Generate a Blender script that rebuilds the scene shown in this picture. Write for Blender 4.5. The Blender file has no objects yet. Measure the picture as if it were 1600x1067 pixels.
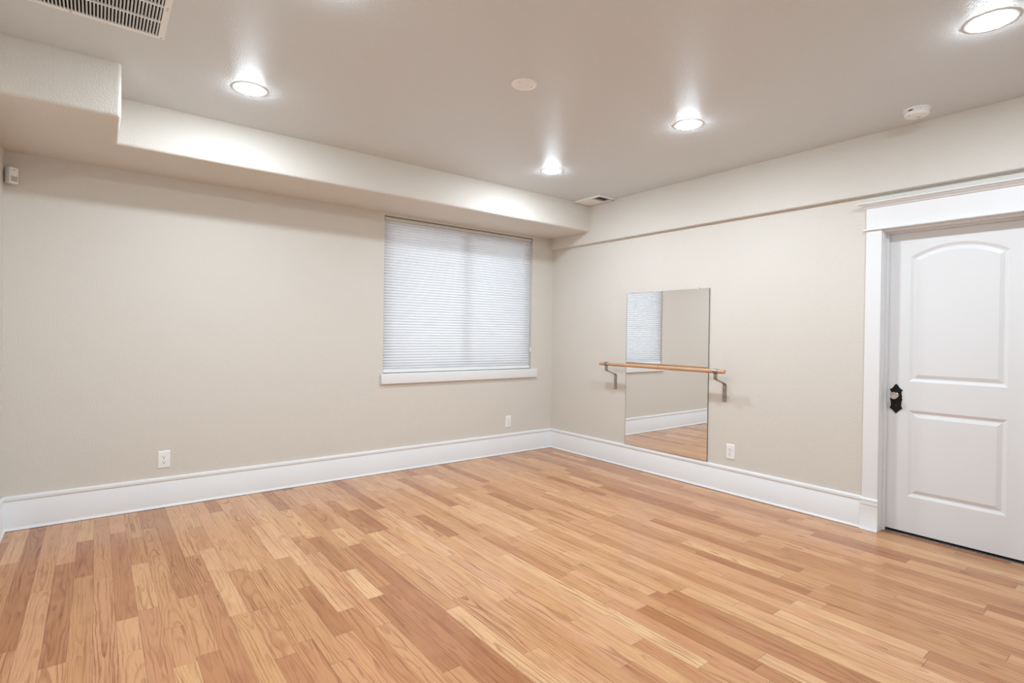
import bpy, bmesh, math, random
from mathutils import Vector, Matrix
SC = bpy.context.scene
COL = SC.collection
PI = math.pi

# ------------------------------------------------------------------ camera
CAM = Vector((-4.262, -4.7259, 1.314))
yaw, pitch, roll, foc, v0 = -0.6595, -0.0046, -0.0146, 838.26, 527.57
fwd0 = Vector((-math.sin(yaw), math.cos(yaw), 0)); right0 = Vector((math.cos(yaw), math.sin(yaw), 0)); up0 = Vector((0, 0, 1))
fwd = fwd0 * math.cos(pitch) + up0 * math.sin(pitch)
up1 = up0 * math.cos(pitch) - fwd0 * math.sin(pitch)
rgt = right0 * math.cos(roll) - up1 * math.sin(roll)
up = right0 * math.sin(roll) + up1 * math.cos(roll)
cd = bpy.data.cameras.new('camera'); cam = bpy.data.objects.new('camera', cd); COL.objects.link(cam)
R3 = Matrix((rgt, up, -fwd)).transposed()
cam.matrix_world = Matrix.Translation(CAM) @ R3.to_4x4()
cd.sensor_fit = 'HORIZONTAL'; cd.sensor_width = 36; cd.lens = foc / 1600 * 36
cd.shift_y = (v0 - 533.5) / 1600
cd.clip_start = .02; cd.clip_end = 100
SC.camera = cam

# ------------------------------------------------------------------ view, world, lamps' strength
SC.view_settings.view_transform = 'Standard'
SC.view_settings.look = 'None'
SC.view_settings.exposure = 0.11
SC.view_settings.gamma = 1.0
SC.view_settings.use_curve_mapping = False
LAMP = 300.0                    # emission of the downlight lenses
LAMP_COL = (.865, 1.0, 1.105)
W = bpy.data.worlds.new('daylight'); SC.world = W; W.use_nodes = True
bg = W.node_tree.nodes['Background']
bg.inputs[0].default_value = (.80, .90, 1.0, 1); bg.inputs[1].default_value = .05
# added soft fill from behind the camera, through an invented unseen window (added_fill_window)
ld = bpy.data.lights.new('added_fill_light', 'AREA'); ld.shape = 'RECTANGLE'; ld.size = 3.3; ld.size_y = 2.0
ld.energy = 34.0; ld.color = (.83, .93, 1.0)
lo = bpy.data.objects.new('added_fill_light', ld); COL.objects.link(lo)
# and the window well's daylight behind the pleated shade (window_1)
le = bpy.data.lights.new('window_well_daylight', 'AREA'); le.shape = 'RECTANGLE'; le.size = 1.8; le.size_y = 1.5
le.energy = 30.0; le.color = (.90, .95, 1.0)
lw = bpy.data.objects.new('window_well_daylight', le); COL.objects.link(lw)
lw.location = (-1.224, .45, 1.70); lw.rotation_euler = (math.radians(-90), 0, 0)
lo.location = (-2.4, -6.95, 1.35); lo.rotation_euler = (math.radians(90), 0, 0)

# ------------------------------------------------------------------ dimensions (metres); far corner of the room is the origin
RW = 4.7380      # room width  (x from -RW to 0)
RL = 6.7         # room length (y from -RL to 0)
ZC = 2.7361      # ceiling
ZS = 2.4477      # underside of the soffit
ZL = 2.3205      # ledge on the right wall
E_ = .044        # how far the upper right wall stands out
HB = .2209       # baseboard height
WX0, WX1, WZ0, WZ1 = -2.130, -.318, .9296, 2.4234   # window opening
DY0, DY1, DZ = -3.372, -4.142, 2.062                # door opening
DXF = .095                                          # face of the door slab

# ------------------------------------------------------------------ materials
def mat(name, col, rough=.5, metal=0, spec=.5, bump=None, **kw):
    m = bpy.data.materials.new(name); m.use_nodes = True
    nt = m.node_tree; p = nt.nodes['Principled BSDF']
    p.inputs['Base Color'].default_value = (*col, 1)
    p.inputs['Roughness'].default_value = rough
    p.inputs['Metallic'].default_value = metal
    p.inputs['Specular IOR Level'].default_value = spec
    for k, v in kw.items(): p.inputs[k.replace('_', ' ')].default_value = v
    if bump:
        sc, st, dist = bump
        tc = nt.nodes.new('ShaderNodeNewGeometry')
        n = nt.nodes.new('ShaderNodeTexNoise'); n.inputs['Scale'].default_value = sc; n.inputs['Detail'].default_value = 3
        n.inputs['Roughness'].default_value = .55
        b = nt.nodes.new('ShaderNodeBump'); b.inputs['Strength'].default_value = st; b.inputs['Distance'].default_value = dist
        nt.links.new(tc.outputs['Position'], n.inputs['Vector']); nt.links.new(n.outputs['Fac'], b.inputs['Height'])
        nt.links.new(b.outputs['Normal'], p.inputs['Normal'])
    return m

def tint(m, col2, scale, lo=.4, hi=.6):
    """break a plain base colour up with soft procedural noise"""
    nt = m.node_tree; p = nt.nodes['Principled BSDF']; c = tuple(p.inputs['Base Color'].default_value)
    g = nt.nodes.new('ShaderNodeNewGeometry'); n = nt.nodes.new('ShaderNodeTexNoise'); n.inputs['Scale'].default_value = scale
    r = nt.nodes.new('ShaderNodeValToRGB'); r.color_ramp.elements[0].position = lo; r.color_ramp.elements[1].position = hi
    r.color_ramp.elements[0].color = c; r.color_ramp.elements[1].color = (*col2, 1)
    nt.links.new(g.outputs['Position'], n.inputs['Vector']); nt.links.new(n.outputs['Fac'], r.inputs[0]); nt.links.new(r.outputs[0], p.inputs['Base Color'])
    return m

M = {}
M['wall'] = mat('greige_wall_paint', (.718, .672, .610), .58, spec=.4, bump=(115, .9, .003))
M['ceiling'] = mat('pale_ceiling_paint', (.700, .727, .738), .44, spec=.5, bump=(110, .7, .003))
M['trim'] = mat('white_trim_paint', (.835, .83, .835), .38, spec=.4, bump=(30, .05, .002))
M['door'] = mat('white_door_paint', (.81, .81, .815), .40, spec=.4, bump=(60, .06, .002))
M['plastic'] = tint(mat('white_plastic', (.93, .925, .91), .35), (.91, .905, .89), 20)
M['plastic2'] = tint(mat('grey_plastic', (.55, .54, .52), .4), (.52, .51, .49), 30)
M['metalwhite'] = tint(mat('white_enamelled_metal', (.90, .90, .89), .4), (.88, .88, .87), 14)
M['dark'] = tint(mat('painted_duct_shade', (.012, .011, .010), .9, spec=.1), (.02, .018, .016), 20)  # near-black colour standing for the shade inside the ducts
M['slot'] = tint(mat('slot_black', (.03, .03, .03), .6), (.05, .05, .05), 90)
M['steel'] = tint(mat('brushed_nickel', (.40, .375, .34), .38, metal=1), (.33, .31, .285), 120)
M['screw'] = tint(mat('bright_screw', (.70, .69, .67), .3, metal=1), (.6, .59, .57), 200)
M['iron'] = mat('black_cast_iron', (.007, .007, .007), .45, spec=.25, bump=(260, .6, .002))
M['brass'] = tint(mat('dull_brass', (.45, .38, .25), .35, metal=1), (.35, .29, .18), 100)
M['mirror'] = mat('mirror_silver', (.90, .905, .90), .0, metal=1)
M['mirroredge'] = tint(mat('mirror_edge', (.10, .10, .095), .3), (.16, .16, .15), 40)
M['crystal'] = mat('clear_glass', (1, 1, 1), .02, **{'Transmission_Weight': 1.0, 'IOR': 1.5})
M['cord'] = tint(mat('cord_white', (.75, .74, .72), .7), (.7, .69, .67), 300)
M['carpet'] = mat('grey_carpet', (.55, .52, .48), .95, spec=.1, bump=(420, 1, .006)); tint(M['carpet'], (.10, .09, .08), 260, .44, .62)
M['clip'] = tint(mat('clear_clip', (.80, .80, .80), .25), (.7, .7, .7), 200)
M['bezel'] = tint(mat('headrail_cream', (.70, .66, .59), .45), (.68, .64, .57), 20)

def emit(name, col, s):
    m = bpy.data.materials.new(name); m.use_nodes = True; nt = m.node_tree
    for n in list(nt.nodes): nt.nodes.remove(n)
    o = nt.nodes.new('ShaderNodeOutputMaterial'); e = nt.nodes.new('ShaderNodeEmission')
    e.inputs[0].default_value = (*col, 1); e.inputs[1].default_value = s
    nt.links.new(e.outputs[0], o.inputs[0]); return m
M['lamp'] = emit('glowing_lens', LAMP_COL, LAMP)

def pane_glass():
    m = bpy.data.materials.new('window_glass'); m.use_nodes = True; nt = m.node_tree
    for n in list(nt.nodes): nt.nodes.remove(n)
    o = nt.nodes.new('ShaderNodeOutputMaterial'); mx = nt.nodes.new('ShaderNodeMixShader'); fr = nt.nodes.new('ShaderNodeFresnel'); fr.inputs[0].default_value = 1.5
    t = nt.nodes.new('ShaderNodeBsdfTransparent'); t.inputs[0].default_value = (.97, .98, .975, 1); g = nt.nodes.new('ShaderNodeBsdfGlossy'); g.inputs['Roughness'].default_value = .01
    nt.links.new(fr.outputs[0], mx.inputs[0]); nt.links.new(t.outputs[0], mx.inputs[1]); nt.links.new(g.outputs[0], mx.inputs[2]); nt.links.new(mx.outputs[0], o.inputs[0])
    return m
M['glass'] = pane_glass()

def shade_fabric():
    m = bpy.data.materials.new('pleated_shade_fabric'); m.use_nodes = True; nt = m.node_tree
    for n in list(nt.nodes): nt.nodes.remove(n)
    o = nt.nodes.new('ShaderNodeOutputMaterial'); mx = nt.nodes.new('ShaderNodeMixShader')
    d = nt.nodes.new('ShaderNodeBsdfDiffuse'); t = nt.nodes.new('ShaderNodeBsdfTranslucent')
    g = nt.nodes.new('ShaderNodeNewGeometry'); n = nt.nodes.new('ShaderNodeTexNoise'); n.inputs['Scale'].default_value = 6
    r = nt.nodes.new('ShaderNodeValToRGB'); r.color_ramp.elements[0].color = (.765, .77, .795, 1); r.color_ramp.elements[1].color = (.785, .79, .815, 1)
    nt.links.new(g.outputs['Position'], n.inputs['Vector']); nt.links.new(n.outputs['Fac'], r.inputs[0]); nt.links.new(r.outputs[0], d.inputs[0])
    t.inputs[0].default_value = (.82, .84, .88, 1); mx.inputs[0].default_value = .20
    nt.links.new(d.outputs[0], mx.inputs[1]); nt.links.new(t.outputs[0], mx.inputs[2]); nt.links.new(mx.outputs[0], o.inputs[0])
    return m
M['shade'] = shade_fabric()

class NT:
    """terse node-graph helper"""
    def __init__(s, m): s.t = m.node_tree
    def n(s, kind, **kw):
        x = s.t.nodes.new(kind)
        for k, v in kw.items(): setattr(x, k, v)
        return x
    def put(s, sock, v):
        if isinstance(v, bpy.types.NodeSocket): s.t.links.new(v, sock)
        else: sock.default_value = v
    def math(s, op, a, b=None, c=None):
        x = s.n('ShaderNodeMath', operation=op); s.put(x.inputs[0], a)
        if b is not None: s.put(x.inputs[1], b)
        if c is not None: s.put(x.inputs[2], c)
        return x.outputs[0]
    def xyz(s, a, b, c):
        x = s.n('ShaderNodeCombineXYZ'); s.put(x.inputs[0], a); s.put(x.inputs[1], b); s.put(x.inputs[2], c); return x.outputs[0]
    def noise(s, vec, scale, detail=2, rough=.5):
        x = s.n('ShaderNodeTexNoise'); s.put(x.inputs['Vector'], vec); x.inputs['Scale'].default_value = scale
        x.inputs['Detail'].default_value = detail; x.inputs['Roughness'].default_value = rough; return x.outputs['Fac']
    def ramp(s, f, stops):
        x = s.n('ShaderNodeValToRGB'); s.put(x.inputs[0], f); cr = x.color_ramp
        while len(cr.elements) < len(stops): cr.elements.new(.5)
        for e, (p, c) in zip(cr.elements, stops): e.position = p; e.color = (*c, 1) if len(c) == 3 else c
        return x.outputs[0]
    def mix(s, f, a, b, mode='MIX'):
        x = s.n('ShaderNodeMix', data_type='RGBA', blend_type=mode); s.put(x.inputs[0], f); s.put(x.inputs[6], a); s.put(x.inputs[7], b); return x.outputs[2]
    def smooth(s, v, lo, hi):
        x = s.n('ShaderNodeMapRange', interpolation_type='SMOOTHSTEP'); s.put(x.inputs[0], v); x.inputs[1].default_value = lo; x.inputs[2].default_value = hi; return x.outputs[0]

def lin(r, g, b):
    f = lambda c: (c / 255 / 12.92) if c / 255 < .04045 else ((c / 255 + .055) / 1.055) ** 2.4
    return (f(r), f(g), f(b))

def floor_wood():
    m = mat('oak_strip_flooring', (.5, .35, .2), .3, spec=.5); g = NT(m); p = g.t.nodes['Principled BSDF']
    at = g.n('ShaderNodeAttribute', attribute_name='plank'); sp = g.n('ShaderNodeSeparateColor'); g.put(sp.inputs[0], at.outputs['Color'])
    tone, dist, ph = sp.outputs[0], sp.outputs[1], sp.outputs[2]
    uv = g.n('ShaderNodeAttribute', attribute_name='board'); sv = g.n('ShaderNodeSeparateXYZ'); g.put(sv.inputs[0], uv.outputs['Vector'])
    u, v, edge = sv.outputs[0], sv.outputs[1], sv.outputs[2]
    po = g.math('MULTIPLY', ph, 57.0); to = g.math('MULTIPLY', tone, 91.0)
    # slow waviness along the board
    w1 = g.noise(g.xyz(g.math('MULTIPLY', u, 7.0), g.math('MULTIPLY', v, 1.5), po), 1.0, 2)
    w2 = g.noise(g.xyz(g.math('MULTIPLY', u, 26.0), g.math('MULTIPLY', v, 5.5), g.math('ADD', po, 9.0)), 1.0, 3)
    dd = g.math('ADD', g.math('MULTIPLY', g.math('SUBTRACT', dist, .35), .10), g.math('MULTIPLY', g.math('SUBTRACT', w1, .5), .075))
    uu = g.math('ADD', u, g.math('MULTIPLY', g.math('SUBTRACT', w2, .5), .021))
    rr = g.math('SQRT', g.math('ADD', g.math('MULTIPLY', uu, uu), g.math('MULTIPLY', dd, dd)))
    tap = g.math('MULTIPLY', v, g.math('MULTIPLY', g.math('SUBTRACT', ph, .5), .06))
    ring = g.math('FRACT', g.math('MULTIPLY', g.math('ADD', rr, tap), 92.0))
    line = g.math('MULTIPLY', g.smooth(ring, .45, .92), g.math('SUBTRACT', 1.0, g.smooth(ring, .92, 1.0)))
    fade = g.smooth(g.noise(g.xyz(g.math('MULTIPLY', u, 14.0), g.math('MULTIPLY', v, 3.0), to), 1.0, 2), .32, .60)
    h2 = g.n('ShaderNodeTexWhiteNoise', noise_dimensions='2D'); g.put(h2.inputs['Vector'], g.xyz(ph, dist, 0.0))
    line = g.math('MULTIPLY', line, g.math('MULTIPLY', g.math('ADD', .25, g.math('MULTIPLY', fade, .75)), g.math('ADD', .40, g.math('MULTIPLY', g.smooth(h2.outputs['Value'], .35, .95), .60))))
    # fine pores and long streaks
    fib = g.noise(g.xyz(g.math('MULTIPLY', u, 420.0), g.math('MULTIPLY', v, 9.0), po), 1.0, 3, .6)
    pore = g.smooth(g.noise(g.xyz(g.math('MULTIPLY', uu, 260.0), g.math('MULTIPLY', v, 7.0), to), 1.0, 2), .56, .70)
    streak = g.smooth(g.noise(g.xyz(g.math('MULTIPLY', uu, 95.0), g.math('MULTIPLY', v, 1.7), g.math('ADD', to, 17.0)), 1.0, 2), .54, .74)
    hue = g.n('ShaderNodeTexWhiteNoise', noise_dimensions='2D'); g.put(hue.inputs['Vector'], g.xyz(tone, ph, 0.0))
    base = g.mix(g.math('MULTIPLY', hue.outputs['Value'], .75), g.ramp(tone, FLOOR_TONES), g.ramp(tone, FLOOR_PINK))
    dark = g.mix(1.0, base, (.54, .39, .29, 1), 'MULTIPLY')
    c = g.mix(g.math('MULTIPLY', line, .9), base, dark)
    c = g.mix(g.math('MULTIPLY', streak, .75), c, g.mix(1.0, c, (.56, .42, .32, 1), 'MULTIPLY'))
    c = g.mix(g.math('MULTIPLY', g.math('SUBTRACT', fib, .5), 1.1), c, g.mix(1.0, c, (.70, .60, .52, 1), 'MULTIPLY'))
    c = g.mix(g.math('MULTIPLY', pore, .34), c, g.mix(1.0, c, (.58, .45, .36, 1), 'MULTIPLY'))
    # blotches and the odd knot
    bl = g.noise(g.xyz(g.math('MULTIPLY', u, 14.0), g.math('MULTIPLY', v, 4.5), g.math('ADD', to, 3.0)), 1.0, 3)
    c = g.mix(g.math('MULTIPLY', g.smooth(bl, .52, .80), .55), c, g.mix(1.0, c, (.74, .62, .53, 1), 'MULTIPLY'))
    c = g.mix(g.math('MULTIPLY', g.smooth(bl, .46, .22), .35), c, g.mix(1.0, c, (1.16, 1.12, 1.03, 1), 'MULTIPLY'))
    kn = g.noise(g.xyz(g.math('MULTIPLY', u, 60.0), g.math('MULTIPLY', v, 24.0), g.math('ADD', po, 31.0)), 1.0, 1)
    c = g.mix(g.math('MULTIPLY', g.smooth(kn, .78, .85), .8), c, (.06, .030, .016, 1))
    # dark joint lines (edge = distance to the board's border, in mm)
    jl = g.math('SUBTRACT', 1.0, g.smooth(edge, .3, 1.3))
    jn = g.noise(g.xyz(g.math('MULTIPLY', u, .5), g.math('MULTIPLY', v, 2.5), to), 1.0, 1)
    c = g.mix(g.math('MULTIPLY', jl, g.math('MULTIPLY', g.smooth(jn, .34, .60), .9)), c, (.05, .028, .015, 1))
    g.put(p.inputs['Base Color'], c)
    geo = g.n('ShaderNodeNewGeometry')
    rn = g.noise(geo.outputs['Position'], 2.3, 3)
    g.put(p.inputs['Roughness'], g.math('ADD', .13, g.math('ADD', g.math('MULTIPLY', rn, .14), g.math('MULTIPLY', line, .08))))
    b = g.n('ShaderNodeBump'); b.inputs['Strength'].default_value = .25; b.inputs['Distance'].default_value = .0012
    h = g.math('SUBTRACT', g.math('MULTIPLY', fib, .35), g.math('ADD', g.math('MULTIPLY', jl, 1.2), g.math('MULTIPLY', line, .25)))
    wv = g.noise(geo.outputs['Position'], 7.0, 2)
    h = g.math('ADD', h, g.math('MULTIPLY', wv, 1.6))
    g.put(b.inputs['Height'], h); g.put(p.inputs['Normal'], b.outputs[0])
    return m
FLOOR_TONES = [(0.0, lin(178, 121, 76)), (.14, lin(196, 142, 94)), (.35, lin(213, 162, 112)), (.60, lin(222, 175, 125)), (.80, lin(228, 185, 134)), (1.0, lin(236, 200, 151))]
FLOOR_PINK = [(0.0, lin(174, 112, 75)), (.14, lin(191, 130, 92)), (.35, lin(207, 148, 111)), (.60, lin(216, 163, 126)), (.80, lin(222, 174, 138)), (1.0, lin(230, 188, 154))]
M['floor'] = floor_wood()

def dowel_wood():
    m = mat('varnished_beech', (.5, .3, .17), .32); g = NT(m); p = g.t.nodes['Principled BSDF']
    geo = g.n('ShaderNodeNewGeometry'); s = g.n('ShaderNodeSeparateXYZ'); g.put(s.inputs[0], geo.outputs['Position'])
    f = g.noise(g.xyz(g.math('MULTIPLY', s.outputs[0], 160.0), g.math('MULTIPLY', s.outputs[1], 5.0), g.math('MULTIPLY', s.outputs[2], 160.0)), 1.0, 3)
    g.put(p.inputs['Base Color'], g.ramp(f, [(.3, lin(186, 140, 106)), (.7, lin(214, 172, 136))])); return m
M['dowel'] = dowel_wood()

# ------------------------------------------------------------------ mesh helpers
class MB:
    def __init__(s): s.bm = bmesh.new()
    def box(s, x0, x1, y0, y1, z0, z1):
        vs = [s.bm.verts.new(p) for p in ((x0, y0, z0), (x1, y0, z0), (x1, y1, z0), (x0, y1, z0), (x0, y0, z1), (x1, y0, z1), (x1, y1, z1), (x0, y1, z1))]
        for f in ((3, 2, 1, 0), (4, 5, 6, 7), (0, 1, 5, 4), (1, 2, 6, 5), (2, 3, 7, 6), (3, 0, 4, 7)): s.bm.faces.new([vs[i] for i in f])
        return s
    def prism(s, pts, a, b):
        """pts: closed polygon as 3-D points; extruded by mapping functions a(p), b(p)"""
        A = [s.bm.verts.new(a(p)) for p in pts]; B = [s.bm.verts.new(b(p)) for p in pts]; n = len(pts)
        s.bm.faces.new(A[::-1]); s.bm.faces.new(B)
        for i in range(n): s.bm.faces.new((A[i], A[(i + 1) % n], B[(i + 1) % n], B[i]))
        return s
    def rings(s, rs, cap0=True, cap1=True, closed=True):
        L = [[s.bm.verts.new(p) for p in r] for r in rs]; n = len(L[0])
        for a, b in zip(L, L[1:]):
            for i in range(n if closed else n - 1): s.bm.faces.new((a[i], a[(i + 1) % n], b[(i + 1) % n], b[i]))
        if cap0: s.bm.faces.new(L[0][::-1])
        if cap1: s.bm.faces.new(L[-1])
        return s
    def lathe(s, prof, c=(0, 0, 0), axis='z', n=32, cap0=True, cap1=True):
        """prof: (radius, height along axis)"""
        def P(r, h, t):
            a, b = r * math.cos(t), r * math.sin(t)
            v = {'z': (a, b, h), 'x': (h, a, b), 'y': (a, h, b)}[axis]
            return (v[0] + c[0], v[1] + c[1], v[2] + c[2])
        return s.rings([[P(max(r, 1e-5), h, 2 * PI * i / n) for i in range(n)] for r, h in prof], cap0, cap1)
    def tube(s, pts, r, n=8):
        pts = [Vector(p) for p in pts]; rs = []
        for i, p in enumerate(pts):
            d = (pts[min(i + 1, len(pts) - 1)] - pts[max(i - 1, 0)]).normalized()
            a = d.orthogonal().normalized() if i == 0 else (a - d * a.dot(d)).normalized()
            b = d.cross(a); rs.append([p + a * (r * math.cos(2 * PI * k / n)) + b * (r * math.sin(2 * PI * k / n)) for k in range(n)])
        return s.rings(rs)
    def build(s, name, m, parent=None, origin=None, bevel=0, seg=2, smooth=False, edges=None):
        bm = s.bm
        bmesh.ops.recalc_face_normals(bm, faces=bm.faces)
        if bevel:
            es = [e for e in bm.edges if (edges(e) if edges else (len(e.link_faces) == 2 and e.calc_face_angle(0) > .5))]
            bmesh.ops.bevel(bm, geom=es, offset=bevel, segments=seg, profile=.5, affect='EDGES', clamp_overlap=True)
        o0 = Vector(origin) if origin is not None else (parent['_o'] if parent is not None and '_o' in parent else Vector((0, 0, 0)))
        o0 = Vector(o0)
        for v in bm.verts: v.co -= o0
        me = bpy.data.meshes.new(name); bm.to_mesh(me); bm.free()
        me.materials.append(m)
        if smooth:
            for f in me.polygons: f.use_smooth = True
            me.set_sharp_from_angle(angle=math.radians(40))
        o = bpy.data.objects.new(name, me); COL.objects.link(o)
        if parent is not None: o.parent = parent
        else: o.location = o0
        return o

def tag(o, label=None, cat=None, group=None, kind=None):
    for k, v in (('label', label), ('category', cat), ('group', group), ('kind', kind)):
        if v: o[k] = v
    return o
def thing(name, loc, label, cat, group=None, rz=0, kind=None):
    o = bpy.data.objects.new(name, None); COL.objects.link(o); o.empty_display_size = .05
    o.location = loc; o.rotation_euler[2] = rz
    return tag(o, label, cat, group, kind)
def sub(mb, name, m, root, **kw):
    """a part given in world coordinates under a root that is only translated"""
    return mb.build(name, m, root, origin=root.location, **kw)
def subsub(mb, name, m, part, root, **kw):
    return mb.build(name, m, part, origin=root.location, **kw)
def copy_thing(root, loc, label, rz=None):
    r = root.copy(); COL.objects.link(r); r.location = loc; r['label'] = label
    if rz is not None: r.rotation_euler[2] = rz
    for ch in root.children:
        c = ch.copy(); COL.objects.link(c); c.parent = r
        for gc in ch.children:
            d = gc.copy(); COL.objects.link(d); d.parent = c
    return r
def struct(o): o['kind'] = 'structure'; return o

# ------------------------------------------------------------------ floor: strip boards as one mesh
def build_floor():
    rng = random.Random(11)
    bw = .0826; verts = []; faces = []; pl = []; bd = []
    x = -RW - .02; off = 0
    x1 = DXF - .018
    while x < x1:
        xa, xb = x, min(x + bw, x1)
        ys, ye = (-RL - .02, .02)
        if xa > .005: ys, ye = DY1 - .03, DY0 + .03      # boards that run into the doorway
        elif xb > .03: xb = .03
        y = ys - rng.random() * .9
        while y < ye:
            ln = rng.choice((.35, .45, .6, .75, .9, 1.1, 1.3, 1.5)) * rng.uniform(.85, 1.15)
            ya, yb = max(y, ys), min(y + ln, ye); y += ln
            if yb - ya < .01: continue
            tone = min(1, max(0, rng.gauss(.29, .18))); d = rng.random(); ph = rng.random()
            if rng.random() < .05: tone = rng.uniform(0, .14)
            hw = (xb - xa) / 2; cu = rng.uniform(-.03, .03)
            e = .0016
            # nine quads: a narrow border carries the joint, the middle is the board
            gx = [xa, xa + e, xb - e, xb]; gy = [ya, ya + e, yb - e, yb]
            k = len(verts)
            for j in range(4):
                for i in range(4):
                    verts.append((gx[i], gy[j], 0))
                    pl.append((tone, d, ph, 1))
                    bd.append((gx[i] - xa - hw + cu, gy[j] - ya + d * 7, 0.0 if (i in (0, 3) or j in (0, 3)) else 1.6))
            for j in range(3):
                for i in range(3):
                    a = k + j * 4 + i; faces.append((a, a + 1, a + 5, a + 4))
        x += bw
    me = bpy.data.meshes.new('floor'); me.from_pydata(verts, [], faces); me.update()
    a = me.attributes.new('plank', 'FLOAT_COLOR', 'POINT'); a.data.foreach_set('color', [c for t in pl for c in t])
    b = me.attributes.new('board', 'FLOAT_VECTOR', 'POINT'); b.data.foreach_set('vector', [c for t in bd for c in t])
    me.materials.append(M['floor'])
    o = bpy.data.objects.new('floor', me); COL.objects.link(o); return struct(o)
build_floor()
f2 = MB().box(DXF - .018, 1.6, -5.2, -2.3, -.03, -.002).build('floor_hallway', M['carpet']); struct(f2)

# ------------------------------------------------------------------ shell
struct(MB().box(-RW - .15, .13, -RL - .15, .15, ZC, ZC + .12).build('ceiling', M['ceiling']))
b = MB(); T = .15                                                   # back wall with the window opening
b.box(-RW - T, WX0, 0, T, -.02, ZC); b.box(WX1, .13, 0, T, -.02, ZC); b.box(WX0, WX1, 0, T, WZ1, ZC); b.box(WX0, WX1, 0, T, -.02, WZ0)
struct(b.build('wall_back', M['wall']))
struct(MB().box(-RW - T, -RW, -RL - T, 0, -.02, ZC).build('wall_left', M['wall']))
b = MB(); X0, X1, Z0, Z1 = -4.1, -.7, .28, 2.42                     # front wall, with an opening added for the fill light
b.box(-RW - T, X0, -RL - T, -RL, -.02, ZC); b.box(X1, .13, -RL - T, -RL, -.02, ZC); b.box(X0, X1, -RL - T, -RL, -.02, Z0); b.box(X0, X1, -RL - T, -RL, Z1, ZC)
struct(b.build('wall_front', M['wall']))
b = MB(); T2 = .13                                                  # right wall with the doorway
b.box(0, T2, DY0 + .02, 0, -.02, ZL + .03); b.box(0, T2, -RL, DY1 - .02, -.02, ZL + .03); b.box(0, T2, DY1 - .02, DY0 + .02, DZ + .02, ZL + .03)
struct(b.build('wall_right', M['wall']))
b = MB().box(-E_, T2, -RL, 0, ZL, ZC)
struct(b.build('wall_right_upper', M['wall'], bevel=.008, seg=3, edges=lambda e: all(abs(v.co.x + E_) < 1e-4 and abs(v.co.z - ZL) < 1e-4 for v in e.verts)))
# soffit: L-shaped box under the ceiling, rounded drywall corners
ds, db, xa = .6273, 1.1558, -4.1657
L = [(-RW, 0), (-E_, 0), (-E_, -ds), (xa, -ds), (xa, -db), (-RW, -db)]
b = MB().prism([(x, y, 0) for x, y in L], lambda p: (p[0], p[1], ZS), lambda p: (p[0], p[1], ZC))
def soffit_edge(e):
    a, c = e.verts[0].co, e.verts[1].co
    low = a.z < ZS + .01 and c.z < ZS + .01
    front = all(abs(v.y + ds) < 1e-4 and v.x > xa - .001 for v in (a, c)) or all(abs(v.y + db) < 1e-4 for v in (a, c)) or all(abs(v.x - xa) < 1e-4 for v in (a, c))
    vert = abs(a.x - c.x) < 1e-4 and abs(a.y - c.y) < 1e-4 and abs(a.x - xa) < 1e-4 and abs(a.y + db) < 1e-4
    return (low and front) or vert
struct(b.build('ceiling_soffit', M['wall'], bevel=.020, seg=4, smooth=True, edges=soffit_edge))
# hallway beyond the door: dim walls so the gap under the door stays dark
b = MB().box(1.6, 1.65, -5.2, -2.3, -.03, 2.6); b.box(T2, 1.65, -5.25, -5.2, -.03, 2.6); b.box(T2, 1.65, -2.3, -2.25, -.03, 2.6); b.box(T2, 1.65, -5.25, -2.25, 2.55, 2.6)
struct(b.build('wall_hallway', M['wall']))

# baseboards: cap bead, flat board, little flared shoe
BP = [(0, 0), (.026, 0), (.0255, .004), (.022, .009), (.0165, .014), (.0155, .020), (.0155, .183), (.0130, .186), (.0130, .188), (.0165, .191), (.0175, .197), (.0175, .207), (.0160, .214), (.0120, .219), (.008, HB), (0, HB)]
def baseboard(name, f, s0, s1):
    struct(MB().prism([(d, z, 0) for d, z in BP], lambda p: f(p[0], s0, p[1]), lambda p: f(p[0], s1, p[1])).build(name, M['trim'], smooth=True))
baseboard('baseboard_back', lambda d, s, z: (s, -d, z + .0025), -RW, 0)
baseboard('baseboard_left', lambda d, s, z: (-RW + d, s, z + .0025), -RL, 0)
baseboard('baseboard_front', lambda d, s, z: (s, -RL + d, z + .0025), -RW, 0)
CY0 = -3.273                    # outer edge of the door casing
CYR = DY1 - (DY0 + .006 - CY0) * 0 - .099
baseboard('baseboard_right', lambda d, s, z: (-d, s, z + .0025), CY0 - .012, 0)
baseboard('baseboard_right_near', lambda d, s, z: (-d, s, z + .0025), -RL, CYR + .012)

# ------------------------------------------------------------------ door casing (trim_1) and door
t1 = thing('trim_1', (0, (DY0 + DY1) / 2, 0), 'white craftsman door casing with crowned header and plinth blocks on right wall', 'door trim', kind='structure')
CI = DY0 + .005                 # inner edge of casing (reveal)
CIR = DY1 - .005
for y0, y1 in ((CI, CY0), (CYR, CIR)):
    sub(MB().box(-.022, 0, min(y0, y1), max(y0, y1), HB - .004, DZ + .0125), 'side_casing', M['trim'], t1, bevel=.002)
    a, c = min(y0, y1), max(y0, y1)
    g = .006
    P = [(0, .001), (-.040, .001), (-.0395, .006), (-.036, .011), (-.032, .016), (-.032, .166), (-.0285, .169), (-.0285, .173), (-.034, .177), (-.034, .192), (-.0285, .195), (-.0285, .199), (-.033, .203), (-.033, .214), (-.026, .222), (0, .222)]
    def ext(p, s, a=a, c=c):
        w = g * (1 if p[0] < -.03 else .5)
        return (p[0], (a - w) if s == 0 else (c + w), p[1])
    sub(MB().prism([(x, z, 0) for x, z in P], lambda p: ext(p, 0), lambda p: ext(p, 1)), 'plinth_block', M['trim'], t1, smooth=True)
HZ = DZ + .008
FY0, FY1 = CY0 + .004, CYR - .004
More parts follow.
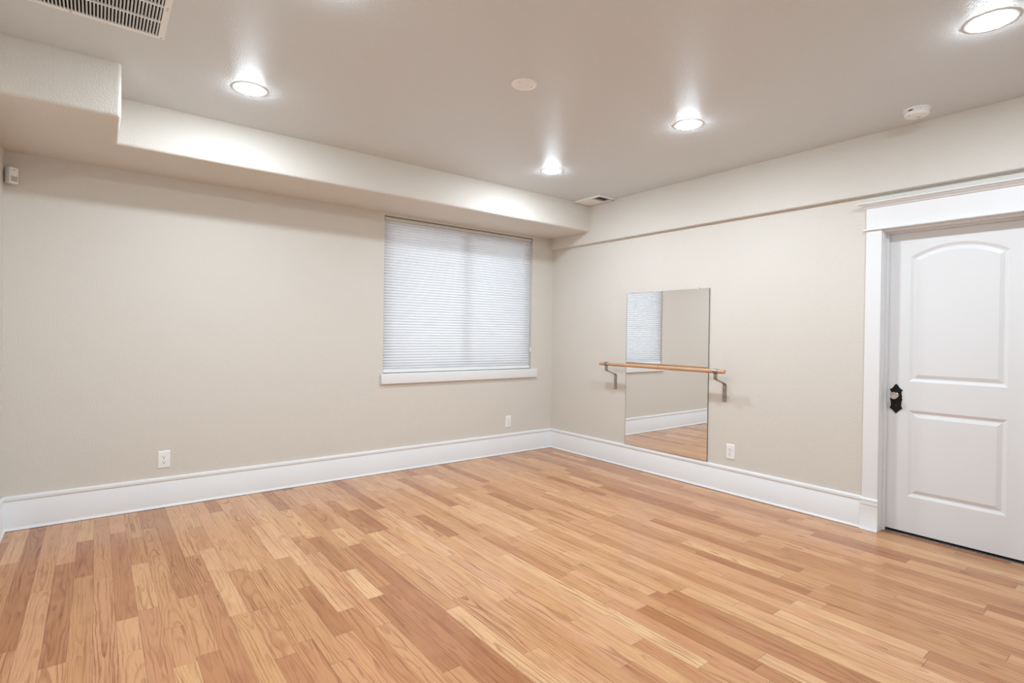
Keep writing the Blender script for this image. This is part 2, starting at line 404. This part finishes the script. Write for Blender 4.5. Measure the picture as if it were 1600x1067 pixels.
sub(MB().box(-.036, 0, CYR - .014, CY0 + .014, HZ + .004, HZ + .017), 'fillet', M['trim'], t1, bevel=.0045, seg=3, smooth=True)
sub(MB().box(-.024, 0, CYR, CY0, HZ + .0165, HZ + .162), 'frieze_board', M['trim'], t1, bevel=.0015)
CP = [(0, 0), (-.030, 0), (-.034, .006), (-.036, .010), (-.052, .022), (-.056, .026), (-.056, .031), (-.066, .033), (-.070, .037), (-.070, .044), (-.066, .048), (0, .048)]
zc0 = HZ + .160
def cap_ext(p, s): return (p[0], (CYR + p[0] + .022) if s == 0 else (CY0 - p[0] - .022), zc0 + p[1] * .76)
sub(MB().prism([(x, z, 0) for x, z in CP], lambda p: cap_ext(p, 0), lambda p: cap_ext(p, 1)), 'crown_cap', M['trim'], t1)
for y0, y1 in ((DY0, DY0 + .020), (DY1 - .020, DY1)):
    sub(MB().box(-.001, T2 + .001, y0, y1, .001, DZ + .02), 'side_jamb', M['trim'], t1, bevel=.001)
sub(MB().box(-.001, T2 + .001, DY1, DY0, DZ, DZ + .02), 'head_jamb', M['trim'], t1, bevel=.001)
DX = DXF
for n_, (y0, y1, z0, z1) in (('door_stop', (DY0 - .011, DY0, .002, DZ)), ('door_stop', (DY1, DY1 + .011, .002, DZ)), ('door_stop', (DY1 + .011, DY0 - .011, DZ - .011, DZ))):
    sub(MB().box(DX - .036, DX - .002, y0, y1, z0, z1), n_, M['trim'], t1, bevel=.002)

SY0, SY1, SZ0, SZ1 = DY0 - .003, DY1 + .003, .019, DZ - .003
def door_slab():
    bm = bmesh.new(); yc = (SY0 + SY1) / 2 + .003; hw = .250
    def outline(kind, i):
        if kind == 'low':
            z0, z1, w = .262 + i, .846 - i, hw - i
            return [(-w, z0), (w, z0), (w, z1), (-w, z1)]
        z0, zs, w = 1.040 + i, 1.882, hw
        rise = .074; Rr = (w * w + rise * rise) / (2 * rise); cz = zs + rise - Rr; r2 = Rr - i; w2 = w - i
        pts = [(-w2, z0), (w2, z0)]
        for k in range(25):
            s = w2 - 2 * w2 * k / 24
            pts.append((s, cz + math.sqrt(r2 * r2 - s * s)))
        return pts
    def mk(pts, x): return [bm.verts.new((x, yc + y, z)) for y, z in pts]
    def loop(vs): return [bm.edges.new((vs[i], vs[(i + 1) % len(vs)])) for i in range(len(vs))]
    outer = mk([(SY0 - yc, SZ0), (SY1 - yc, SZ0), (SY1 - yc, SZ1), (SY0 - yc, SZ1)], DX)
    edges = loop(outer)
    for kind in ('low', 'arch'):
        R0 = mk(outline(kind, 0), DX); edges += loop(R0)
        R = [R0] + [mk(outline(kind, i), DX + d) for i, d in ((.018, .0095), (.024, .0100), (.047, .0012))]
        for a, c in zip(R, R[1:]):
            n = len(a)
            for i in range(n): bm.faces.new((a[i], a[(i + 1) % n], c[(i + 1) % n], c[i]))
        bm.faces.new(R[-1])
    bmesh.ops.triangle_fill(bm, use_beauty=True, use_dissolve=False, edges=edges)
    back = [bm.verts.new((DX + .035, v.co.y, v.co.z)) for v in outer]
    for i in range(4): bm.faces.new((outer[i], outer[(i + 1) % 4], back[(i + 1) % 4], back[i]))
    bm.faces.new(back)
    mb = MB(); mb.bm.free(); mb.bm = bm; return mb
d1 = door_slab().build('door_1', M['door'], origin=((DX, (SY0 + SY1) / 2, SZ0)))
tag(d1, 'white two-panel door with arched upper panel and black knob plate', 'door', kind='structure')
# knob set
KY, KZ = -3.4325, .917
def half(pts): return pts + [(-y, z) for y, z in reversed(pts) if y > 1e-6]
esc = [(0, .102), (.010, .092), (.016, .080), (.026, .069), (.036, .064), (.036, .056), (.030, .050), (.031, .030), (.035, .016), (.032, .008), (.036, -.004), (.032, -.016), (.030, -.040), (.031, -.054), (.036, -.060), (.036, -.068), (.026, -.074), (.016, -.084), (.008, -.094), (0, -.102)]
esc = half([(y, z) for y, z in esc])
def inset(pts, k, m_): return [(y * k, z * m_) for y, z in pts]
rs = []
for x, k, m_ in ((DX, 1, 1), (DX - .004, 1, 1), (DX - .007, .90, .95), (DX - .0055, .80, .88), (DX - .0065, .55, .70)):
    rs.append([(x, KY + y, KZ + z) for y, z in inset(esc, k, m_)])
org = d1.location
ep = MB().rings(rs).build('escutcheon_plate', M['iron'], d1, origin=org)
ep['label'] = 'ornate black cast plate'
b = MB()
for z in (.078, -.078):
    b.lathe([(.0045, DX - .005), (.0045, DX - .009), (.002, DX - .010)], (0, KY, KZ + z), 'x', 12)
b.build('screw', M['iron'], ep, origin=org)
MB().lathe([(.006, DX - .005), (.006, DX - .0085), (.003, DX - .009)], (0, KY, KZ - .045), 'x', 12).build('keyhole', M['slot'], ep, origin=org)
kc = KZ + .024
MB().lathe([(.017, DX - .004), (.017, DX - .010), (.011, DX - .014), (.010, DX - .026), (.017, DX - .031), (.022, DX - .0385)], (0, KY, kc), 'x', 24).build('knob_shank', M['screw'], ep, origin=org, smooth=True)
kn = MB().lathe([(.021, DX - .039), (.0245, DX - .043), (.0255, DX - .047), (.0245, DX - .053), (.019, DX - .058), (.011, DX - .060)], (0, KY, kc), 'x', 12).build('knob', M['crystal'], d1, origin=org)
kn['label'] = 'faceted clear glass knob'

# ------------------------------------------------------------------ window and sill
w1 = thing('window_1', (( WX0 + WX1) / 2, .08, WZ0), 'white slider window behind a closed pleated shade on back wall', 'window', kind='structure')
b = MB(); fy0, fy1 = .085, .14; fw = .045
b.box(WX0, WX0 + fw, fy0, fy1, WZ0, WZ1); b.box(WX1 - fw, WX1, fy0, fy1, WZ0, WZ1); b.box(WX0 + fw, WX1 - fw, fy0, fy1, WZ1 - fw, WZ1); b.box(WX0 + fw, WX1 - fw, fy0, fy1, WZ0, WZ0 + fw)
sub(b, 'window_frame', M['trim'], w1)
xm = (WX0 + WX1) / 2 + .035
for x0, x1, y in ((WX0 + fw, xm + .035, .118), (xm - .035, WX1 - fw, .094)):
    b = MB(); s = .05; z0, z1 = WZ0 + fw, WZ1 - fw
    b.box(x0, x0 + s, y, y + .02, z0, z1); b.box(x1 - s, x1, y, y + .02, z0, z1); b.box(x0 + s, x1 - s, y, y + .02, z1 - s, z1); b.box(x0 + s, x1 - s, y, y + .02, z0, z0 + s)
    sh = sub(b, 'window_sash', M['trim'], w1)
    subsub(MB().box(x0 + s, x1 - s, y + .008, y + .012, z0 + s, z1 - s), 'pane', M['glass'], sh, w1)
sub(MB().box(WX0 - .022, WX1 + .075, -.028, -.0005, .836, WZ0 + .004), 'window_sill', M['trim'], w1, bevel=.006, seg=3, smooth=True)
sub(MB().box(WX0 + .001, WX1 - .001, -.001, .084, WZ0 - .0, WZ0 + .004), 'sill_board', M['trim'], w1)

w2 = thing('added_fill_window', (-2.4, -RL - .08, Z0), 'wide white framed window added behind the camera for fill light', 'window', kind='structure')  # invented window, out of view, added to bring in soft fill light
b = MB(); fw = .05; ya, yb = -RL - .12, -RL - .06
b.box(X0, X0 + fw, ya, yb, Z0, Z1); b.box(X1 - fw, X1, ya, yb, Z0, Z1); b.box(X0 + fw, X1 - fw, ya, yb, Z0, Z0 + fw); b.box(X0 + fw, X1 - fw, ya, yb, Z1 - fw, Z1); b.box(-2.43, -2.37, ya, yb, Z0 + fw, Z1 - fw)
sub(b, 'window_frame', M['trim'], w2)
for a, c in ((X0 + fw, -2.43), (-2.37, X1 - fw)):
    sub(MB().box(a, c, -RL - .094, -RL - .088, Z0 + fw, Z1 - fw), 'pane', M['glass'], w2)

# pleated cellular shade
sx0, sx1 = WX0 + .006, WX1 - .012
sh = thing('pleated_shade', ((sx0 + sx1) / 2, .03, WZ0 + .01), 'white pleated cellular shade drawn fully down in the back wall window', 'blind')
zt, zb = 2.386, .972
sub(MB().box(sx0, sx1, .006, .050, zt, WZ1 - .010), 'headrail', M['bezel'], sh, bevel=.003)
N = 53; pit = (zt - zb) / N
b = MB(); prof = []
for i in range(N):
    z = zt - i * pit
    prof += [(.0285, z), (.0240, z - pit * .10), (.0203, z - pit * .30), (.0190, z - pit * .5), (.0203, z - pit * .70), (.0240, z - pit * .90)]
prof.append((.0285, zb))
A = [b.bm.verts.new((sx0 + .003, y, z)) for y, z in prof]; B = [b.bm.verts.new((sx1 - .003, y, z)) for y, z in prof]
for i in range(len(prof) - 1): b.bm.faces.new((A[i], B[i], B[i + 1], A[i + 1]))
fb = sub(b, 'pleated_fabric', M['shade'], sh)
sub(MB().box(sx0, sx1, .010, .046, .942, zb), 'bottom_rail', M['metalwhite'], sh, bevel=.003)
cx = sx1 + .004
sub(MB().tube([(cx - .004, .004, zt + .01), (cx - .004, .003, 2.0), (cx - .003, .002, 1.6), (cx - .003, .002, 1.178)], .0014, 6), 'lift_cord', M['cord'], sh)
sub(MB().lathe([(.003, 1.180), (.006, 1.174), (.008, 1.15), (.0085, 1.132), (.006, 1.128)], (cx - .003, .002, 0), 'z', 14), 'cord_tassel', M['plastic'], sh, smooth=True)

# ------------------------------------------------------------------ recessed downlights
def make_light(loc, label):
    t = thing('recessed_light', loc, label, 'ceiling light', 'recessed downlights in the ceiling')
    MB().lathe([(.096, 0), (.0955, -.0012), (.092, -.0020), (.084, -.0024), (.0795, -.0022), (.0795, 0)], (0, 0, 0), 'z', 48, False, False).build('trim_ring', M['metalwhite'], t, smooth=True)
    MB().lathe([(.0795, -.0020), (.0788, -.0030), (.070, -.0062), (.050, -.0095), (.030, -.0110), (.012, -.0116)], (0, 0, 0), 'z', 32, False, True).build('light_lens', M['lamp'], t, smooth=True)
    return t
LIGHTS = [((-1.169, -1.262), 'recessed downlight nearest the far corner, beside the small ceiling register'),
          ((-1.150, -2.600), 'recessed downlight in front of the mirror, between corner downlight and smoke detector'),
          ((-1.141, -4.130), 'recessed downlight in the top right corner of the photo, beyond the smoke detector'),
          ((-3.560, -1.275), 'recessed downlight beside the stepped soffit, right of the large louvred grille'),
          ((-3.530, -2.560), 'recessed downlight just above the top edge of the photo, over the floor centre left'),
          ((-3.530, -4.130), 'recessed downlight overhead near the camera, on the left side of the room')]
lt0 = None
for (x, y), lab in LIGHTS:
    if lt0 is None: lt0 = make_light((x, y, ZC), lab)
    else: copy_thing(lt0, (x, y, ZC), lab)

# round blank cover plate
cp = thing('ceiling_cover_plate', (-2.359, -2.349, ZC), 'round white blank cover plate on the ceiling between the four downlights', 'cover plate')
MB().lathe([(.071, 0), (.071, -.003), (.068, -.006), (.060, -.0075), (.02, -.008)], (0, 0, 0), 'z', 48, True, True).build('plate', M['plastic'], cp, smooth=True)
for dx, dy in ((-.040, -.010), (.044, -.012)):
    MB().lathe([(.0045, -.006), (.0045, -.0088), (.002, -.0092)], (dx, dy, 0), 'z', 12).build('screw', M['plastic2'], cp)

# smoke detector
sd = thing('smoke_detector', (-.292, -3.628, ZC), 'round white smoke detector on the ceiling above the door', 'smoke detector', rz=-.66)
MB().lathe([(.070, 0), (.070, -.010), (.066, -.012)], (0, 0, 0), 'z', 48).build('mounting_base', M['plastic'], sd, smooth=True)
bd_ = MB().lathe([(.060, -.011), (.063, -.014), (.0635, -.026), (.062, -.036), (.058, -.041), (.030, -.0425), (.01, -.0425)], (0, 0, 0), 'z', 48).build('detector_body', M['plastic'], sd, smooth=True)
tc = -PI / 2
b = MB()
for k in range(26):
    a = tc + k * 2 * PI / 26 + .12
    if k in (25, 0, 1): continue
    c, s = math.cos(a), math.sin(a); r = .0634
    p = [Vector((c * r - s * w, s * r + c * w, z)) for w, z in ((-.0035, -.018), (.0035, -.018), (.0035, -.0215), (-.0035, -.0215))]
    q = [v - Vector((c, s, 0)) * .004 for v in p]
    o = [v + Vector((c, s, 0)) * .0006 for v in p]
    b.rings([o, q])
b.build('vent_slots', M['plastic2'], bd_)
b = MB()
for a0, hw_ in ((tc - 1.15, .013), ):
    rs = []
    for j in range(7):
        a = a0 + (j - 3) * .06; c, s = math.cos(a), math.sin(a)
        rs.append([(c * r, s * r, z) for r, z in ((.0605, -.0125), (.0645, -.0135), (.0645, -.0205), (.0605, -.0205))])
    b.rings(rs)
b.build('hinge_notch', M['slot'], bd_)
MB().lathe([(.014, -.0424), (.0135, -.0440), (.004, -.0444)], (-.018, -.004, 0), 'z', 24).build('test_button', M['plastic'], bd_, smooth=True)
b = MB()
for i in range(4): b.box(.008 + i * .006, .011 + i * .006, -.004, .014, -.0432, -.0420)
b.box(-.002, .034, .020, .023, -.0432, -.0420)
b.build('sounder_slots', M['plastic2'], bd_)
MB().lathe([(.0030, -.0405), (.0026, -.0432), (.0006, -.0436)], (-.054, -.012, 0), 'z', 10).build('indicator_light', M['slot'], bd_)

# large return-air grille
gx0, gx1, gy0, gy1 = -4.665, -4.013, -2.235, -1.597
rg = thing('return_air_grille', ((gx0 + gx1) / 2, (gy0 + gy1) / 2, ZC), 'large white louvred return-air grille on the ceiling by the stepped soffit', 'vent grille')
bo = .026
b = MB(); z0, z1 = ZC - .008, ZC - .0005
b.box(gx0, gx1, gy1 - bo, gy1, z0, z1); b.box(gx0, gx1, gy0, gy0 + bo, z0, z1); b.box(gx0, gx0 + bo, gy0 + bo, gy1 - bo, z0, z1); b.box(gx1 - bo, gx1, gy0 + bo, gy1 - bo, z0, z1)
sub(b, 'grille_frame', M['metalwhite'], rg)
iy0, iy1, ix0, ix1 = gy0 + bo, gy1 - bo, gx0 + bo, gx1 - bo
sub(MB().box(ix0, ix1, iy0, iy1, ZC - .0012, ZC - .0004), 'duct_shade_sheet', M['dark'], rg)  # flat black sheet painted as the duct's shade; the ceiling has no hole
b = MB(); n = 46; px = (ix1 - ix0) / n
for i in range(n):
    x = ix0 + (i + .5) * px; t = .0012; lean = .0035
    b.prism([(x - t - lean, 0, ZC - .0015), (x + t - lean, 0, ZC - .0015), (x + t + lean * .2, 0, ZC - .0085), (x - t + lean * .2, 0, ZC - .0085)], lambda p: (p[0], iy0, p[2]), lambda p: (p[0], iy1, p[2]))
sub(b, 'louvres', M['metalwhite'], rg)
for k in range(1, 4):
    y = iy1 - k * (iy1 - iy0) / 4
    sub(MB().box(ix0, ix1, y - .004, y + .004, ZC - .0102, ZC - .0015), 'crossbar', M['metalwhite'], rg)
for x, y in ((gx1 - .012, gy1 - .012), (gx1 - .012, (gy0 + gy1) / 2 - .0), (gx1 - .012, gy1 - .30), (gx0 + .30, gy1 - .012), (gx0 + .012, gy1 - .012), (gx1 - .012, gy0 + .012), (gx0 + .012, gy0 + .012)):
    sub(MB().lathe([(.005, ZC - .0075), (.0045, ZC - .0095), (.002, ZC - .0102)], (x, y, 0), 'z', 12), 'screw', M['plastic2'], rg)

# small supply register in the corner
qx0, qx1, qy0, qy1 = -.292, -.052, -1.005, -.648
sr = thing('ceiling_register', ((qx0 + qx1) / 2, (qy0 + qy1) / 2, ZC), 'small white supply register on the ceiling in the far corner by the soffit', 'air vent')
b = MB(); bo = .030; zt_, zb_ = ZC - .0005, ZC - .016
b.box(qx0, qx1, qy1 - bo, qy1, zb_, zt_); b.box(qx0, qx1, qy0, qy0 + bo, zb_, zt_); b.box(qx0, qx0 + bo, qy0 + bo, qy1 - bo, zb_, zt_); b.box(qx1 - bo, qx1, qy0 + bo, qy1 - bo, zb_, zt_)
sub(b, 'register_frame', M['metalwhite'], sr, bevel=.003)
ymid = -.862
sub(MB().box(qx0 + bo, qx1 - bo, qy0 + bo, qy1 - bo, ZC - .0012, ZC - .0004), 'duct_shade_sheet', M['dark'], sr)  # black sheet in place of the shaded duct above the blades
b = MB()
y = ymid + .004
while y < qy1 - bo - .004:                                          # closed, light bank
    b.prism([(0, y, ZC - .012), (0, y + .0185, ZC - .0155), (0, y + .0185, ZC - .0145), (0, y, ZC - .011)], lambda p: (qx0 + bo, p[1], p[2]), lambda p: (qx1 - bo, p[1], p[2])); y += .0168
for k in (1, 2):                                                    # open bank: thin flat blades under the black duct sheet
    y = qy0 + bo + k * (ymid - qy0 - bo) / 3
    b.box(qx0 + bo, qx1 - bo, y - .0012, y + .0012, ZC - .0098, ZC - .0092)
sub(b, 'louvres', M['metalwhite'], sr)
sub(MB().box(qx0 + bo, qx1 - bo, ymid - .003, ymid + .003, ZC - .0150, ZC - .002), 'divider', M['metalwhite'], sr)
sub(MB().box(qx1 - bo + .006, qx1 - bo + .016, qy0 + bo - .006, qy0 + bo + .004, zb_ - .006, zb_ + .001), 'damper_lever', M['slot'], sr)

# ------------------------------------------------------------------ motion sensor in the left corner
ms = thing('motion_sensor', (-RW + .040, -.036, 2.238), 'white corner motion sensor high on the back wall at far left', 'sensor', rz=math.radians(38))
MB().box(-.026, .026, -.021, .021, 0, .102).build('sensor_body', M['plastic'], ms, bevel=.005, seg=3, smooth=True)
MB().box(-.018, .018, -.0235, -.0205, .012, .046).build('sensor_lens', M['plastic2'], ms, bevel=.001)
MB().box(-.004, .004, -.0222, -.0205, .084, .088).build('indicator_light', M['slot'], ms)
MB().box(-.012, .012, .021, .030, .02, .09).build('mounting_bracket', M['slot'], ms)

# ------------------------------------------------------------------ duplex outlets
def make_outlet(loc, rz, label):
    t = thing('wall_outlet', loc, label, 'outlet', 'duplex outlets above the baseboards', rz=rz)   # local: faces -y
    hw, hh = .0385, .0625
    MB().rings([[(-hw, 0, -hh), (hw, 0, -hh), (hw, 0, hh), (-hw, 0, hh)], [(-hw, -.003, -hh), (hw, -.003, -hh), (hw, -.003, hh), (-hw, -.003, hh)],
                [(-hw + .004, -.006, -hh + .004), (hw - .004, -.006, -hh + .004), (hw - .004, -.006, hh - .004), (-hw + .004, -.006, hh - .004)]]).build('cover_plate', M['plastic'], t)
    for s in (1, -1):
        cz = s * .0195; pts = []
        for k in range(32):
            a = 2 * PI * k / 32; pts.append((.0172 * math.cos(a), max(-.0125, min(.0125, .0172 * math.sin(a)))))
        r = MB().rings([[(x, -.0055, cz + z) for x, z in pts], [(x, -.0080, cz + z) for x, z in pts]]).build('receptacle', M['plastic'], t)
        b = MB(); b.box(-.0085, -.0062, -.0084, -.0070, cz - .001, cz + .0085); b.box(.0062, .0082, -.0084, -.0070, cz + .0005, cz + .0080)
        b.lathe([(.0032, -.0070), (.0032, -.0084)], (0, 0, cz - .0075), 'y', 12)
        b.build('socket_slots', M['slot'], r)
    MB().lathe([(.0032, -.0055), (.0030, -.0072), (.001, -.0075)], (0, 0, 0), 'y', 12).build('screw', M['plastic2'], t)
    return t
oz = .3545
o0 = make_outlet((-3.855, 0, oz), 0, 'white wall outlet near the left end of the back wall')
copy_thing(o0, (-.636, 0, oz), 'white wall outlet under the window, near the far corner')
copy_thing(o0, (0, -2.277, oz), 'white wall outlet on the right wall just right of the mirror', rz=-PI / 2)

# ------------------------------------------------------------------ mirror
my0, my1, mz0, mz1 = -2.0612, -1.1355, HB + .004, 1.753
mr = thing('wall_mirror', (0, (my0 + my1) / 2, mz0), 'tall frameless mirror behind the barre, standing on the baseboard', 'mirror')
sub(MB().box(-.0090, -.0015, my0, my1, mz0, mz1), 'mirror_backing', M['mirroredge'], mr)
sub(MB().box(-.0100, -.0090, my0 + .002, my1 - .004, mz0 + .0015, mz1 - .0015), 'mirror_glass', M['mirror'], mr)
for y in (-1.208, -1.953):
    c = sub(MB().box(-.0150, -.0003, y - .006, y + .006, mz1 - .010, mz1 + .012), 'mirror_clip', M['clip'], mr, bevel=.0015)
    subsub(MB().lathe([(.0038, -.0150), (.0036, -.0172), (.001, -.0178)], (0, y, mz1 + .006), 'x', 12), 'clip_screw', M['steel'], c, mr)

# ------------------------------------------------------------------ ballet barre
BX, BZ, BR = -.145, 1.036, .0175
bl = thing('ballet_barre', (0, -1.6, .77), 'wooden wall-mounted ballet barre on two metal brackets crossing the mirror', 'barre')
by0, by1 = -2.298, -.905
sub(MB().lathe([(BR - .003, by0), (BR, by0 + .003), (BR, by1 - .003), (BR - .003, by1)], (BX, 0, BZ), 'y', 32), 'barre_rail', M['dowel'], bl, smooth=True)
for y in (-.994, -2.215):
    w = .017; t = .0045
    path = [(-.0008, .772), (-.0008, .916), (-.004, .924), (-.010, .929), (BX + .010, .968), (BX + .003, .973), (BX - .000, .980), (BX - .000, BZ - BR - .001)]
    pf = []
    for i, p in enumerate(path):
        a = path[max(i - 1, 0)]; c = path[min(i + 1, len(path) - 1)]
        d = Vector((c[0] - a[0], c[1] - a[1])).normalized(); nn = Vector((-d.y, d.x)); pf.append((Vector(p), nn))
    loopp = [p for p, _ in pf] + [p + q * t for p, q in reversed(pf)]
    bk = sub(MB().prism([(p.x, 0, p.y) for p in loopp], lambda p: (p[0], y - w, p[2]), lambda p: (p[0], y + w, p[2])), 'bracket', M['steel'], bl, bevel=.0008, seg=1)
    ro, ri = BR + .0035, BR + .0002
    n = 28; ring = []
    R_ = [[(BX + r * math.cos(2 * PI * i / n), yy, BZ + r * math.sin(2 * PI * i / n)) for i in range(n)] for r, yy in ((ri, y - .019), (ro, y - .019), (ro, y + .019), (ri, y + .019))]
    sd_ = subsub(MB().rings(R_, False, False), 'saddle_clamp', M['steel'], bk, bl, smooth=True)
    for z in (.790, .893):
        subsub(MB().lathe([(.0060, -.0050), (.0056, -.0075), (.0025, -.0085)], (0, y, z), 'x', 14), 'screw', M['screw'], bk, bl, smooth=True)
